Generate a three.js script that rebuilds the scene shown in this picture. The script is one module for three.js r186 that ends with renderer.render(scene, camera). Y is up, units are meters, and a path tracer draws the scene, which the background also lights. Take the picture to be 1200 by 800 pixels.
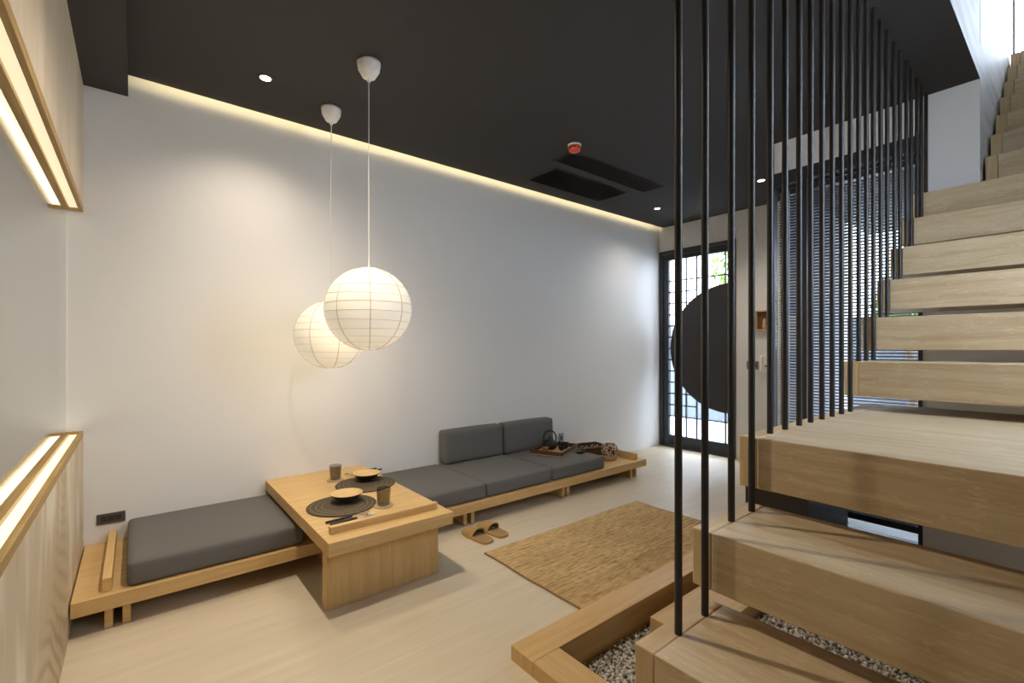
import * as THREE from 'three';
import { RoundedBoxGeometry } from 'three/addons/geometries/RoundedBoxGeometry.js';
import { mergeGeometries } from 'three/addons/utils/BufferGeometryUtils.js';
import { RectAreaLightUniformsLib } from 'three/addons/lights/RectAreaLightUniformsLib.js';

// ---------------------------------------------------------------- camera, sky, exposure
const scene = new THREE.Scene();
const camera = new THREE.PerspectiveCamera(72.64, 1.5, 0.05, 100);
camera.position.set(0, 1.25, 3.466);
camera.lookAt(0.6304, 1.25, 3.466 - 0.7762);
camera.setViewOffset(1200, 800, 0, -8, 1200, 800);
scene.background = new THREE.Color().setRGB(9.4, 10.5, 12.6);     // bright hazy sky
const renderer = new THREE.WebGLRenderer();
renderer.toneMapping = THREE.LinearToneMapping;
renderer.toneMappingExposure = 1.42;
renderer.shadowMap.enabled = true;
RectAreaLightUniformsLib.init();
const WARM = new THREE.Color().setRGB(1.0, 0.86, 0.68);
const COVE = 3.5, STRIP = 1.0, PENDANT_CD = 0.45;

// ---------------------------------------------------------------- helpers
function mulberry(seed) { let a = seed >>> 0; return () => { a = (a + 0x6D2B79F5) | 0; let t = Math.imul(a ^ (a >>> 15), 1 | a); t = (t + Math.imul(t ^ (t >>> 7), 61 | t)) ^ t; return ((t ^ (t >>> 14)) >>> 0) / 4294967296; }; }
const taken = new Map();
function numbered(n) { const k = taken.get(n) ?? 0; taken.set(n, k + 1); return k ? n + '_' + String(k).padStart(3, '0') : n; }
function shade(m) { m.castShadow = true; m.receiveShadow = true; return m; }
function tag(o, label, category, group) { o.userData.label = label; if (category) o.userData.category = category; if (group) o.userData.group = group; return o; }
function thing(name, label, category, at = [0, 0, 0], turn = 0, group) {
  const o = new THREE.Group(); o.name = numbered(name); scene.add(o);
  o.position.set(...at); o.rotation.y = turn; return tag(o, label, category, group);
}
function mesh(name, geo, mat, parent = scene) { const m = shade(new THREE.Mesh(geo, mat)); m.name = parent === scene ? numbered(name) : name; parent.add(m); return m; }
function solo(name, geo, mat, label, category, at = [0, 0, 0], turn = 0, group) { const m = mesh(name, geo, mat); m.position.set(...at); m.rotation.y = turn; return tag(m, label, category, group); }
function struct(name, geo, mat, label) { const m = mesh(name, geo, mat); m.userData.kind = 'structure'; if (label) m.userData.label = label; return m; }
function structGroup(name, label) { const g = new THREE.Group(); g.name = numbered(name); g.userData.kind = 'structure'; if (label) g.userData.label = label; scene.add(g); return g; }
// uv in metres by dominant face direction, u along the grain axis (0 x, 1 y, 2 z)
function metreUV(geo, grain = 0, off = 0) {
  const g = geo.index ? geo.toNonIndexed() : geo; const p = g.attributes.position, uv = new Float32Array(p.count * 2);
  const a = new THREE.Vector3(), b = new THREE.Vector3(), c = new THREE.Vector3();
  for (let i = 0; i < p.count; i += 3) {
    a.fromBufferAttribute(p, i); b.fromBufferAttribute(p, i + 1); c.fromBufferAttribute(p, i + 2);
    const n = b.clone().sub(a).cross(c.clone().sub(a)); const m = [Math.abs(n.x), Math.abs(n.y), Math.abs(n.z)];
    let d = m.indexOf(Math.max(...m)); let ax = [0, 1, 2].filter(k => k !== d);
    if (ax[1] === grain) ax = [ax[1], ax[0]];
    [a, b, c].forEach((v, k) => { const e = [v.x, v.y, v.z]; uv[(i + k) * 2] = e[ax[0]] + off; uv[(i + k) * 2 + 1] = e[ax[1]] + off * 0.37 + d * 0.31; });
  }
  g.setAttribute('uv', new THREE.BufferAttribute(uv, 2)); return g;
}
let seedOff = 0;
// box between corners, chamfered edges
function bx(x0, x1, y0, y1, z0, z1, { grain = 0, r = 0, seg = 2 } = {}) {
  const w = x1 - x0, h = y1 - y0, d = z1 - z0; seedOff += 0.613;
  let g = r ? new RoundedBoxGeometry(w, h, d, seg, Math.min(r, w / 2.01, h / 2.01, d / 2.01)) : new THREE.BoxGeometry(w, h, d);
  g = metreUV(g, grain, seedOff); g.translate((x0 + x1) / 2, (y0 + y1) / 2, (z0 + z1) / 2); return g;
}
function clean(g) { const n = g.index ? g.toNonIndexed() : g; for (const k of Object.keys(n.attributes)) if (!['position', 'normal', 'uv'].includes(k)) n.deleteAttribute(k); return n; }
const join = (...gs) => mergeGeometries(gs.flat().map(clean), false);
const lathe = (pts, seg = 40) => new THREE.LatheGeometry(pts.map(([x, y]) => new THREE.Vector2(x, y)), seg);
const tube = (pts, r, seg = 24, rs = 8, closed = false) => new THREE.TubeGeometry(new THREE.CatmullRomCurve3(pts.map(p => new THREE.Vector3(...p)), closed), seg, r, rs, closed);
const cyl = (r0, r1, h, seg = 24) => new THREE.CylinderGeometry(r0, r1, h, seg);

// tileable noise
function noiseMaker(seed) {
  const R = mulberry(seed), T = new Float32Array(65536); for (let i = 0; i < 65536; i++) T[i] = R();
  const h = (x, y) => T[((x * 73 + y * 12289) ^ (y >> 3)) & 65535];
  return (x, y, px, py) => {
    const xi = Math.floor(x), yi = Math.floor(y); let fx = x - xi, fy = y - yi; fx = fx * fx * (3 - 2 * fx); fy = fy * fy * (3 - 2 * fy);
    const x0 = ((xi % px) + px) % px, x1 = (x0 + 1) % px, y0 = ((yi % py) + py) % py, y1 = (y0 + 1) % py;
    const a = h(x0, y0), b = h(x1, y0), c = h(x0, y1), d = h(x1, y1);
    return a + (b - a) * fx + (c - a) * fy + (a - b - c + d) * fx * fy;
  };
}
const s2l = (v) => { v /= 255; return v <= 0.04045 ? v / 12.92 : ((v + 0.055) / 1.055) ** 2.4; };
// f(u, v) in 0..1 gives sRGB 0..255 triple (or a number for data maps)
function tex(w, h, f, repU, repV, colour = true) {
  const d = new Uint8Array(w * h * 4);
  for (let y = 0, i = 0; y < h; y++) for (let x = 0; x < w; x++, i += 4) { const c = f(x / w, y / h); if (typeof c === 'number') { d[i] = d[i + 1] = d[i + 2] = Math.max(0, Math.min(255, c)); } else { d[i] = Math.max(0, Math.min(255, c[0])); d[i + 1] = Math.max(0, Math.min(255, c[1])); d[i + 2] = Math.max(0, Math.min(255, c[2])); } d[i + 3] = 255; }
  const t = new THREE.DataTexture(d, w, h, THREE.RGBAFormat); t.magFilter = THREE.LinearFilter; t.minFilter = THREE.LinearMipmapLinearFilter; t.generateMipmaps = true;
  t.wrapS = t.wrapT = THREE.RepeatWrapping; if (colour) t.colorSpace = THREE.SRGBColorSpace; t.repeat.set(1 / repU, 1 / repV); t.needsUpdate = true; return t;
}
const mix = (a, b, t) => a.map((v, i) => v + (b[i] - v) * t);
function woodTex(seed, light, dark, fleck, repU, repV, fl = 0.25, th = 0.48) {
  const n = noiseMaker(seed);
  return tex(1024, 512, (u, v) => {
    const warp = n(u * 4, v * 6, 4, 6) * 0.05 + n(u * 9, v * 12, 9, 12) * 0.012;
    const band = n(u * 3, (v + warp) * 26, 3, 26) * 0.55 + n(u * 6, (v + warp) * 70, 6, 70) * 0.3 + n(u * 24, (v + warp) * 200, 24, 200) * 0.25;
    let c = mix(light, dark, Math.max(0, Math.min(1, (band - 0.28) * 1.3)));
    const f = n(u * 84, v * 210, 84, 210) * n(u * 22, v * 44, 22, 44); if (f > th) c = mix(c, fleck, Math.min(1, (f - th) * 4) * fl);
    return c;
  }, repU, repV);
}
const std = (o) => new THREE.MeshStandardMaterial(o);
const rgb = (r, g, b) => new THREE.Color().setRGB(r, g, b);

// ---------------------------------------------------------------- materials
const M = {};
M.oak = std({ map: woodTex(11, [214, 180, 124], [194, 156, 100], [224, 194, 142], 1.1, 0.45), roughness: 0.5 });
M.trayWood = std({ map: woodTex(12, [200, 168, 120], [170, 134, 88], [208, 178, 132], 1.1, 0.4), roughness: 0.55 });
M.stair = std({ map: woodTex(13, [207, 186, 152], [182, 155, 117], [224, 206, 176], 0.9, 0.5, 0.45, 0.36), roughness: 0.45 });
M.stairCap = std({ map: woodTex(14, [208, 184, 144], [188, 158, 114], [218, 198, 162], 0.5, 0.3, 0.3), roughness: 0.5 });
M.frameWood = std({ map: woodTex(15, [176, 146, 88], [146, 114, 58], [190, 160, 100], 0.8, 0.3), roughness: 0.5 });
{
  const n = noiseMaker(21);
  M.plaster = std({ color: rgb(0.76, 0.75, 0.735), roughness: 0.85, bumpMap: tex(512, 512, (u, v) => 120 + 60 * n(u * 60, v * 60, 60, 60) + 60 * n(u * 160, v * 160, 160, 160), 1, 1, false), bumpScale: 0.0006 });
  M.floor = std({ map: tex(1024, 1024, (u, v) => {
    const plank = Math.floor(u * 8), t = (mulberry(plank * 77 + 5)() - 0.5) * 7;
    const s = n(u * 160, v * 6, 160, 6) * 0.5 + n(u * 60, v * 14, 60, 14) * 0.3 + n(u * 7, v * 5, 7, 5) * 0.4;
    const k = (s - 0.6) * 15 + t * 0.6; return [211 + k, 198 + k, 174 + k * 0.9];
  }, 1.6, 2.4), roughness: 0.42 });
  M.ceiling = std({ color: rgb(0.030, 0.0275, 0.028), roughness: 0.75, bumpMap: M.plaster.bumpMap, bumpScale: 0.0004 });
  M.veneer = std({ map: tex(1024, 1024, (u, v) => {   // u along z, v up: pale board with cathedral grain and brushed white strokes
    const w = n(u * 3, v * 3, 3, 3) * 0.5 + n(u * 7, v * 6, 7, 6) * 0.2;
    const arc = 0.5 + 0.5 * Math.sin((Math.sin(u * Math.PI * 2) * 0.35 + v * 2 + w * 0.55) * Math.PI * 2 * 9);
    const patch = Math.max(0, Math.min(1, (n(u * 3 + 9, v * 2 + 5, 3, 2) - 0.42) * 3));
    const stroke = n((u + w * 0.06) * 13, v * 4, 13, 4) * 0.6 + n((u + w * 0.05) * 34, v * 9, 34, 9) * 0.4;
    let c = mix([200, 185, 160], [160, 136, 104], arc * arc * 0.8 * patch + 0.25 * n(u * 5, v * 4, 5, 4));
    c = mix(c, [226, 219, 205], Math.max(0, Math.min(1, (stroke - 0.52) * 3.2)) * (0.4 + 0.4 * (1 - patch)));
    return mix(c, [168, 148, 120], Math.max(0, Math.min(1, (0.36 - stroke) * 3.5)) * 0.55);
  }, 1.5, 1.5), roughness: 0.5 });
  M.veneerPlain = std({ map: tex(512, 512, (u, v) => { const q = n(u * 10, v * 3, 10, 3) * 0.6 + n(u * 30, v * 8, 30, 8) * 0.4; return mix([212, 200, 181], [190, 175, 152], q); }, 1.5, 1.5), roughness: 0.5 });
  M.veneerUp = std({ map: tex(1024, 1024, (u, v) => {
    const w = n(u * 4, v * 3, 4, 3) * 0.3;
    const q = n((u + w * 0.3) * 22, v * 3, 22, 3) * 0.6 + n((u + w * 0.3) * 70, v * 5, 70, 5) * 0.4;
    return mix([176, 175, 172], [138, 136, 132], Math.max(0, Math.min(1, (q - 0.4) * 1.5)));
  }, 1.3, 1.6), roughness: 0.55 });
  const weave = tex(256, 256, (u, v) => { const a = Math.sin(u * Math.PI * 2 * 32), b = Math.sin(v * Math.PI * 2 * 32); return 128 + 60 * a * b + 50 * (n(u * 64, v * 64, 64, 64) - 0.5); }, 0.06, 0.06, false);
  M.fabric = std({ color: rgb(0.135, 0.132, 0.125), roughness: 0.95, bumpMap: weave, bumpScale: 0.0004 });
  M.fabricSeam = std({ color: rgb(0.07, 0.068, 0.064), roughness: 0.95 });
  M.rug = std({ map: tex(1024, 1024, (u, v) => {
    const row = Math.floor(v * 120), rt = mulberry(row * 31 + 7)(); const tw = Math.sin((u * 150 + rt * 9 + ((v * 120) % 1) * 1.2) * Math.PI * 2) * 0.5 + 0.5;
    const dash = n(u * 16, v * 120, 16, 120), k = (rt - 0.5) * 26 + (n(u * 30, v * 120, 30, 120) - 0.5) * 34 + tw * 10 + (n(u * 4, v * 5, 4, 5) - 0.5) * 16 - Math.max(0, dash - 0.72) * 150; return [190 + k, 158 + k * 0.94, 108 + k * 0.8];
  }, 0.95, 0.95), roughness: 0.95, bumpMap: tex(1024, 1024, (u, v) => { const r = Math.sin(((v * 120) % 1) * Math.PI); return 40 + 150 * r + 60 * (n(u * 150, v * 120, 150, 120) - 0.5); }, 0.95, 0.95, false), bumpScale: 0.004 });
  M.paper = std({ color: rgb(0.70, 0.66, 0.58), roughness: 0.9, emissive: rgb(1.0, 0.87, 0.66), emissiveIntensity: 0.34, side: THREE.DoubleSide });
}
M.rugEdge = std({ color: rgb(0.28, 0.18, 0.09), roughness: 0.95 });
M.blackSteel = std({ color: rgb(0.022, 0.020, 0.019), roughness: 0.42, metalness: 0.2 });
M.frameDark = std({ color: rgb(0.035, 0.04, 0.05), roughness: 0.45, metalness: 0.2 });
M.discDark = std({ color: rgb(0.03, 0.027, 0.028), roughness: 0.6 });
M.slat = std({ color: rgb(0.05, 0.05, 0.055), roughness: 0.5 });
M.white = std({ color: rgb(0.78, 0.77, 0.74), roughness: 0.5 });
M.whitePlastic = std({ color: rgb(0.84, 0.82, 0.79), roughness: 0.35 });
M.cord = std({ color: rgb(0.75, 0.72, 0.66), roughness: 0.6 });
M.wire = std({ color: rgb(0.56, 0.47, 0.33), roughness: 0.8 });
M.glass = new THREE.MeshPhysicalMaterial({ color: rgb(0.96, 0.98, 0.98), transmission: 1, thickness: 0, roughness: 0.02, ior: 1.5 });
M.greyPlate = std({ color: rgb(0.10, 0.09, 0.08), roughness: 0.4, metalness: 0.4 });
M.blackPlastic = std({ color: rgb(0.015, 0.015, 0.015), roughness: 0.5 });
M.red = std({ color: rgb(0.75, 0.08, 0.02), roughness: 0.35 });
M.strip = std({ color: rgb(0.8, 0.78, 0.7), roughness: 0.6, emissive: rgb(1.0, 0.90, 0.60), emissiveIntensity: 0.5 });
M.lamp = std({ color: rgb(0.8, 0.8, 0.8), roughness: 0.6, emissive: rgb(1.0, 0.86, 0.6), emissiveIntensity: 6 });
M.coveGlow = std({ color: rgb(0.8, 0.8, 0.7), roughness: 0.6, emissive: rgb(1.0, 0.86, 0.5), emissiveIntensity: 1.5 });
M.slipper = std({ color: rgb(0.50, 0.32, 0.13), roughness: 0.95, bumpMap: M.fabric.bumpMap, bumpScale: 0.002 });
M.slipperDark = std({ color: rgb(0.34, 0.22, 0.10), roughness: 0.95 });
M.iron = std({ color: rgb(0.016, 0.015, 0.015), roughness: 0.5, metalness: 0.4 });
M.walnut = std({ map: woodTex(16, [92, 62, 40], [58, 38, 24], [110, 78, 50], 0.5, 0.2), roughness: 0.5 });
M.bowlOut = std({ color: rgb(0.035, 0.022, 0.014), roughness: 0.45 });
M.bowlIn = std({ map: woodTex(17, [222, 192, 138], [196, 160, 102], [234, 208, 160], 0.25, 0.12), roughness: 0.5 });
M.smoke = new THREE.MeshPhysicalMaterial({ color: rgb(0.68, 0.67, 0.645), transmission: 1, thickness: 0, roughness: 0.05, ior: 1.45, side: THREE.DoubleSide });
M.steel = std({ color: rgb(0.75, 0.74, 0.72), roughness: 0.22, metalness: 1 });
M.jute = std({ color: rgb(0.42, 0.33, 0.22), roughness: 0.95 });
M.concrete = std({ color: rgb(0.55, 0.55, 0.54), roughness: 0.9 });
M.outWall = std({ color: rgb(0.09, 0.105, 0.125), roughness: 0.9 });
M.courtWall = std({ color: rgb(0.32, 0.35, 0.40), roughness: 0.9 });
M.leaf = std({ color: rgb(0.16, 0.24, 0.04), roughness: 0.7, side: THREE.DoubleSide });
M.bark = std({ color: rgb(0.12, 0.08, 0.05), roughness: 0.95 });

// ---------------------------------------------------------------- setting
const XL = -0.22, XG = -0.362, XD = 5.281, XW = 3.77, ZO = 3.09, ZR = 4.05, CEIL = 2.8, NX = -2.6, TOP = 5.6;
struct('floor', join(bx(NX - 0.2, XD + 0.2, -0.25, 0, -0.2, 2.014, { grain: 2 }), bx(NX - 0.2, 1.173, -0.25, 0, 2.014, ZR + 0.2, { grain: 2 }), bx(1.173, XD + 0.2, -0.25, -0.085, 2.014, ZR + 0.2, { grain: 2 })), M.floor);
struct('wall_back', bx(NX - 0.2, XD + 0.2, 0, 3.0, -0.2, 0), M.plaster, 'long off white plaster wall behind the low benches');
// left wall with the lit opening
{
  const w = structGroup('wall_left', 'pale streaked timber wall pierced by a lit glazed opening');
  mesh('lower_panel', bx(XG, XL, 0, 0.765, 0, ZR, { grain: 2 }), M.veneer, w);
  mesh('upper_panel', bx(XG, XL, 2.03, 3.0, 0, ZR, { grain: 2 }), M.veneerPlain, w);
  mesh('end_panel', bx(XG, XL, 0.765, 2.03, 3.0, ZR, { grain: 2 }), M.veneer, w);
  const win = structGroup('window_1', 'clear glass pane in the lit opening of the streaked wall');
  mesh('pane', bx(-0.294, -0.288, 0.797, 1.998, 0.008, 3.0), M.glass, win);
  mesh('glazing_bead', bx(-0.296, -0.286, 0.797, 1.998, 0.0, 0.008), M.white, win);
  // timber linings, each holding two long light diffusers
  for (const top of [1, 0]) {
    const y0 = top ? 1.998 : 0.765, y1 = top ? 2.03 : 0.797, g = structGroup('trim_1', top ? 'wooden head lining of the opening with two light strips' : 'wooden sill lining of the opening with two light strips');
    const rails = [[XG, -0.345], [-0.308, -0.274], [-0.237, XL]];
    for (const [a, b] of rails) mesh('rail', bx(a, b, y0, y1, 0.001, 3.0, { grain: 2, r: 0.002, seg: 1 }), M.frameWood, g);
    for (const [a, b] of [[-0.345, -0.308], [-0.274, -0.237]]) {
      mesh('lining_end', bx(a, b, y0, y1, 0.001, 0.02, { grain: 0 }), M.frameWood, g);
      const yc = top ? [2.012, 2.022] : [0.773, 0.783];
      const d = mesh('light_diffuser', bx(a, b, yc[0], yc[1], 0.02, 3.0, { grain: 2 }), M.strip, g); d.userData.label = 'glowing warm white diffuser strip';
      const L = new THREE.RectAreaLight(new THREE.Color().setRGB(1, 0.88, 0.62), STRIP, 0.034, 2.9);
      L.position.set((a + b) / 2, top ? yc[0] - 0.004 : yc[1] + 0.004, 1.51); L.rotation.x = top ? -Math.PI / 2 : Math.PI / 2; scene.add(L); L.name = 'strip_light';
    }
  }
}
// neighbouring room seen through the opening
struct('wall_neighbour', join(bx(NX - 0.2, NX, 0, 3, 0, ZR), bx(NX, XG, 2.8, 3, 0, ZR)), M.plaster);
// right wall beside the stairs, full height of the stairwell
struct('wall_right', join(bx(NX - 0.2, 6.0, -0.25, 1.45, ZR, ZR + 0.2), bx(NX - 0.2, 1.72, 1.45, TOP, ZR, ZR + 0.2), bx(2.5, 6.0, 1.45, TOP, ZR, ZR + 0.2), bx(1.72, 2.5, 2.75, TOP, ZR, ZR + 0.2)), M.plaster, 'white wall beside the stairs with a window at the landing');
{ const w = structGroup('window_5', 'window beside the stair landing'); mesh('pane', bx(1.72, 2.5, 1.45, 2.75, ZR + 0.1, ZR + 0.106), M.glass, w); for (const x of [1.72, 2.47]) mesh('frame_bar', bx(x, x + 0.03, 1.45, 2.75, ZR + 0.07, ZR + 0.13), M.frameDark, w); for (const y of [1.45, 2.72]) mesh('frame_bar', bx(1.75, 2.47, y, y + 0.03, ZR + 0.07, ZR + 0.13), M.frameDark, w); }
// end wall with the door
struct('wall_end', join(bx(XD, XD + 0.2, 0, 3, 0.985, 1.99), bx(XD, XD + 0.2, 2.49, 3, 0, 0.985)), M.plaster, 'white end wall beside and above the lattice door');
struct('wall_courtyard', join(bx(3.99, XD + 0.2, -0.1, 3, 1.945, 1.985), bx(XW, 4.0, 2.57, 3.0, 1.965, 1.985)), M.courtWall);
// window wall: above, right of and below-stairs part
struct('wall_window', join(bx(XW, XW + 0.2, 2.57, 3, 1.97, ZO), bx(XW, XW + 0.2, -0.25, 2.57, 2.84, ZO), bx(XW, XW + 0.2, -0.25, 2.02, ZO, ZR)), M.plaster, 'white wall around the tall blind covered window');
// ceiling with its cove slot along the long wall
struct('ceiling', join(bx(XL, XD, CEIL, 3.0, 0.30, 1.97), bx(XL, XW, CEIL, 3.0, 1.97, ZO), bx(XL, 0.9, CEIL, 3.0, ZO, ZR), bx(XL, XD, CEIL, 2.812, 0.05, 0.30)), M.ceiling, 'matt near black ceiling with stairwell opening');
struct('ceiling_cove', join(bx(XL, XD, 2.985, 3.05, 0, 0.30)), M.plaster);
struct('trim_soffit', bx(XL, -0.03, 2.697, CEIL, 0, 3.2), M.ceiling, 'dark dropped soffit along the streaked wall');
{ // cove light: strip on the far side of the slot, aimed at the wall
  const g = thing('cove_light_strip', 'warm hidden light strip in the ceiling slot along the long wall', 'light strip');
  mesh('glow', bx(0.0, 5.2, 2.89, 2.965, 0.165, 0.175), M.coveGlow, g);
  const L = new THREE.RectAreaLight(new THREE.Color().setRGB(1, 0.82, 0.42), COVE, 5.2, 0.07); L.position.set(2.6, 2.925, 0.128); L.lookAt(2.6, 2.86, 0); scene.add(L); L.name = 'cove_light';
}
// stairwell above
struct('wall_stairwell', join(bx(0.9, XW, 3.0, TOP, 3.05, ZO, { grain: 1 }), bx(XW + 0.2, 5.75, -0.1, TOP, 3.05, ZO, { grain: 1 }), bx(XW + 0.001, XW + 0.2, 2.0, TOP, ZO - 0.001, ZO + 0.001, { grain: 1 }), bx(XW, XW + 0.2, 3.0, TOP, 3.05, ZO - 0.001), bx(0.86, 0.9, 3.0, TOP, 3.05, ZR), bx(0.9, XW, CEIL + 0.001, 3.0, ZO - 0.002, ZO + 0.001, { grain: 1 })), M.veneerUp, 'streaked pale wall rising along the stairwell');
{
  struct('ceiling_stairwell', bx(0.8, 6.0, TOP, TOP + 0.15, 3.0, ZR), M.plaster);
  const w = structGroup('window_3', 'bright tall window at the head of the stairs');
  mesh('pane', bx(5.80, 5.806, 3.62, 4.7, ZO, ZR), M.glass, w);
  mesh('frame', join(bx(5.76, 5.82, 3.56, 3.62, ZO, ZR), bx(5.75, 5.82, 3.56, 4.7, 3.05, 3.10)), M.frameDark, w);
  struct('wall_parapet', join(bx(5.75, 5.95, 4.7, TOP, ZO, ZR), bx(5.75, 5.95, -0.1, 3.56, ZO, ZR), bx(7.4, 7.6, 3.3, 4.05, 2.0, 5.5)), M.plaster);
}

// ---------------------------------------------------------------- lattice door
{
  const d = structGroup('door_1', 'dark steel lattice door with a large half disc');
  mesh('door_frame', join(bx(XD - 0.012, XD + 0.1, 0, 2.49, 0.0, 0.05, { r: 0.003, seg: 1 }), bx(XD - 0.012, XD + 0.1, 2.42, 2.49, 0.05, 0.985), bx(XD - 0.012, XD + 0.1, 0, 2.49, 0.955, 0.985), bx(XD - 0.012, XD + 0.1, 0, 0.02, 0.05, 0.955)), M.frameDark, d);
  mesh('door_closer', bx(XD - 0.05, XD - 0.012, 2.435, 2.465, 0.06, 0.22, { r: 0.004, seg: 1 }), M.greyPlate, d);
  mesh('closer_arm', bx(XD - 0.05, XD - 0.03, 2.44, 2.455, 0.6, 0.93), M.greyPlate, d);
  mesh('stile', bx(XD + 0.01, XD + 0.06, 0.02, 2.42, 0.055, 0.124, { r: 0.003, seg: 1 }), M.frameDark, d);
  mesh('top_rail', bx(XD + 0.01, XD + 0.06, 2.37, 2.42, 0.124, 0.955), M.frameDark, d);
  mesh('bottom_rail', bx(XD + 0.01, XD + 0.06, 0.02, 0.15, 0.124, 0.955), M.frameDark, d);
  mesh('pane', bx(XD + 0.04, XD + 0.046, 0.15, 2.37, 0.124, 0.955), M.glass, d);
  for (const z of [0.352, 0.49, 0.845]) mesh('glazing_bar', bx(XD + 0.018, XD + 0.038, 0.15, 2.37, z, z + 0.016), M.frameDark, d);
  for (let y = 2.104; y > 0.3; y -= 0.1425) { const full = y > 2.05 || (y > 0.35 && y < 0.48); mesh('glazing_bar', bx(XD + 0.016, XD + 0.036, y - 0.008, y + 0.008, 0.124, full ? 0.955 : 0.50), M.frameDark, d); }
  const s = new THREE.Shape(), r = 0.742, cz = 0.915, zc = 0.954, a0 = Math.acos((zc - cz) / r);
  s.absarc(0, 0, r, a0, Math.PI * 2 - a0, false); s.closePath();
  const dg = new THREE.ExtrudeGeometry(s, { depth: 0.03, bevelEnabled: true, bevelSize: 0.003, bevelThickness: 0.003, bevelSegments: 1, curveSegments: 72 });
  dg.rotateY(-Math.PI / 2); dg.translate(XD + 0.008, 1.25, cz);
  const disc = mesh('half_disc', dg, M.discDark, d); disc.userData.label = 'dark brown half disc handle plate';
}
// ---------------------------------------------------------------- tall window and its blinds
{
  const w = structGroup('window_4', 'tall dark framed window behind the stair rods');
  const x0 = XW - 0.005, x1 = XW + 0.06;
  mesh('window_frame', join(bx(x0, x1, 2.48, 2.57, 1.965, 2.84), bx(x0, x1, 0, 2.48, 1.965, 1.985), bx(x0, x1, 0, 2.48, 2.82, 2.84), bx(x0, x1, -0.1, 0.03, 1.965, 2.84)), M.frameDark, w);
  mesh('mullion', bx(x0, x1, 0.03, 2.48, 2.175, 2.205), M.frameDark, w);
  mesh('rail', bx(x0, x1, 0.10, 0.14, 2.205, 2.82), M.frameDark, w);
  mesh('pane', bx(XW + 0.025, XW + 0.031, 0.03, 2.48, 1.985, 2.175), M.glass, w);
  mesh('pane', bx(XW + 0.025, XW + 0.031, 0.03, 2.48, 2.205, 2.82), M.glass, w);
  const blind = (label, alongZ, a, b, at) => {
    const g = thing('venetian_blind', label, 'blind');
    const B = (lo, hi, y0, y1, t) => alongZ ? bx(at - t, at + t, y0, y1, lo, hi) : bx(lo, hi, y0, y1, at - t, at + t);
    mesh('head_rail', B(a, b, 2.44, 2.48, 0.015), M.slat, g);
    mesh('bottom_rail', B(a, b, 0.16, 0.175, 0.013), M.slat, g);
    const c0 = (a + b) / 2, hl = (b - a) / 2, sg = alongZ ? bx(-0.0125, 0.0125, -0.0008, 0.0008, -hl, hl) : bx(-hl, hl, -0.0008, 0.0008, -0.0125, 0.0125);
    for (let k = 0; k < 101; k++) { const s = mesh('slat', sg, M.slat, g); if (alongZ) { s.position.set(at, 0.195 + k * 0.0222, c0); s.rotation.z = -0.42; } else { s.position.set(c0, 0.195 + k * 0.0222, at); s.rotation.x = -0.42; } }
    for (const q of [0.12, 0.5, 0.88]) { const c = a + (b - a) * q; mesh('lift_cord', alongZ ? bx(at - 0.001, at + 0.001, 0.17, 2.45, c - 0.001, c + 0.001) : bx(c - 0.001, c + 0.001, 0.17, 2.45, at - 0.001, at + 0.001), M.slat, g); }
  };
  blind('wide dark slatted venetian blind in the tall window', true, 2.035, 2.815, 3.93);
  blind('narrow dark slatted blind on the side return of the tall window', false, 3.845, 3.985, 2.0);
}

// ---------------------------------------------------------------- staircase
{
  const g = thing('staircase', 'floating staircase of thick oak box treads with a landing', 'staircase');
  const treads = [[0.39, 0.69, 0.165], [0.64, 0.94, 0.37], [0.89, 1.205, 0.575], [1.14, 1.46, 0.78], [1.402, 2.70, 0.99], [2.37, 2.70, 1.195]];
  for (let k = 1; k <= 12; k++) treads.push([2.37 + 0.25 * k, 2.67 + 0.25 * k, 1.195 + 0.195 * Math.min(k, 5) + 0.2 * Math.max(0, k - 5)]);
  treads.push([5.62, 6.0, 3.565]);
  for (const [x0, x1, y] of treads) {
    const inner = x0 > XW - 0.1 ? ZO + 0.012 : 2.816, capEnd = inner + 0.05;
    const t = mesh('tread', bx(x0, x1, y - 0.148, y, capEnd + 0.001, ZR - 0.002, { grain: 2, r: 0.004, seg: 2 }), M.stair, g);
    mesh('end_cap', bx(x0, x1, y - 0.148, y, inner, capEnd, { grain: 1, r: 0.004, seg: 2 }), M.stairCap, t);
  }
  // closed sloping underside where the flight passes through the wall
  const len = Math.hypot(1.9, 1.53), u = bx(-len / 2, len / 2, -0.03, 0.03, 3.10, ZR); u.rotateZ(Math.atan2(1.53, 1.9)); u.translate(4.93, 2.52, 0);
  mesh('underside_panel', u, M.plaster, g);
  const rail = thing('stair_railing', 'row of tall slim black steel rods from treads to ceiling', 'railing');
  const tops = (x) => { let y = 0; for (const [a, b, h] of treads) if (x > a && x < b) y = Math.max(y, h); return y; };
  const xs = [0.999, 1.121, 1.261, 1.384, 1.509, 1.622, 1.739, 1.843, 1.955, 2.065, 2.173, 2.283, 2.395, 2.505, 2.615, 2.735, 2.85, 2.99, 3.10, 3.24, 3.35, 3.49, 3.60, 3.74];
  for (const x of xs) { const y0 = tops(x), h = CEIL - y0; const r = mesh('rod', new THREE.CylinderGeometry(0.0091, 0.0091, h, 16), M.blackSteel, rail); r.position.set(x, y0 + h / 2, 2.861); }
}
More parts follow.
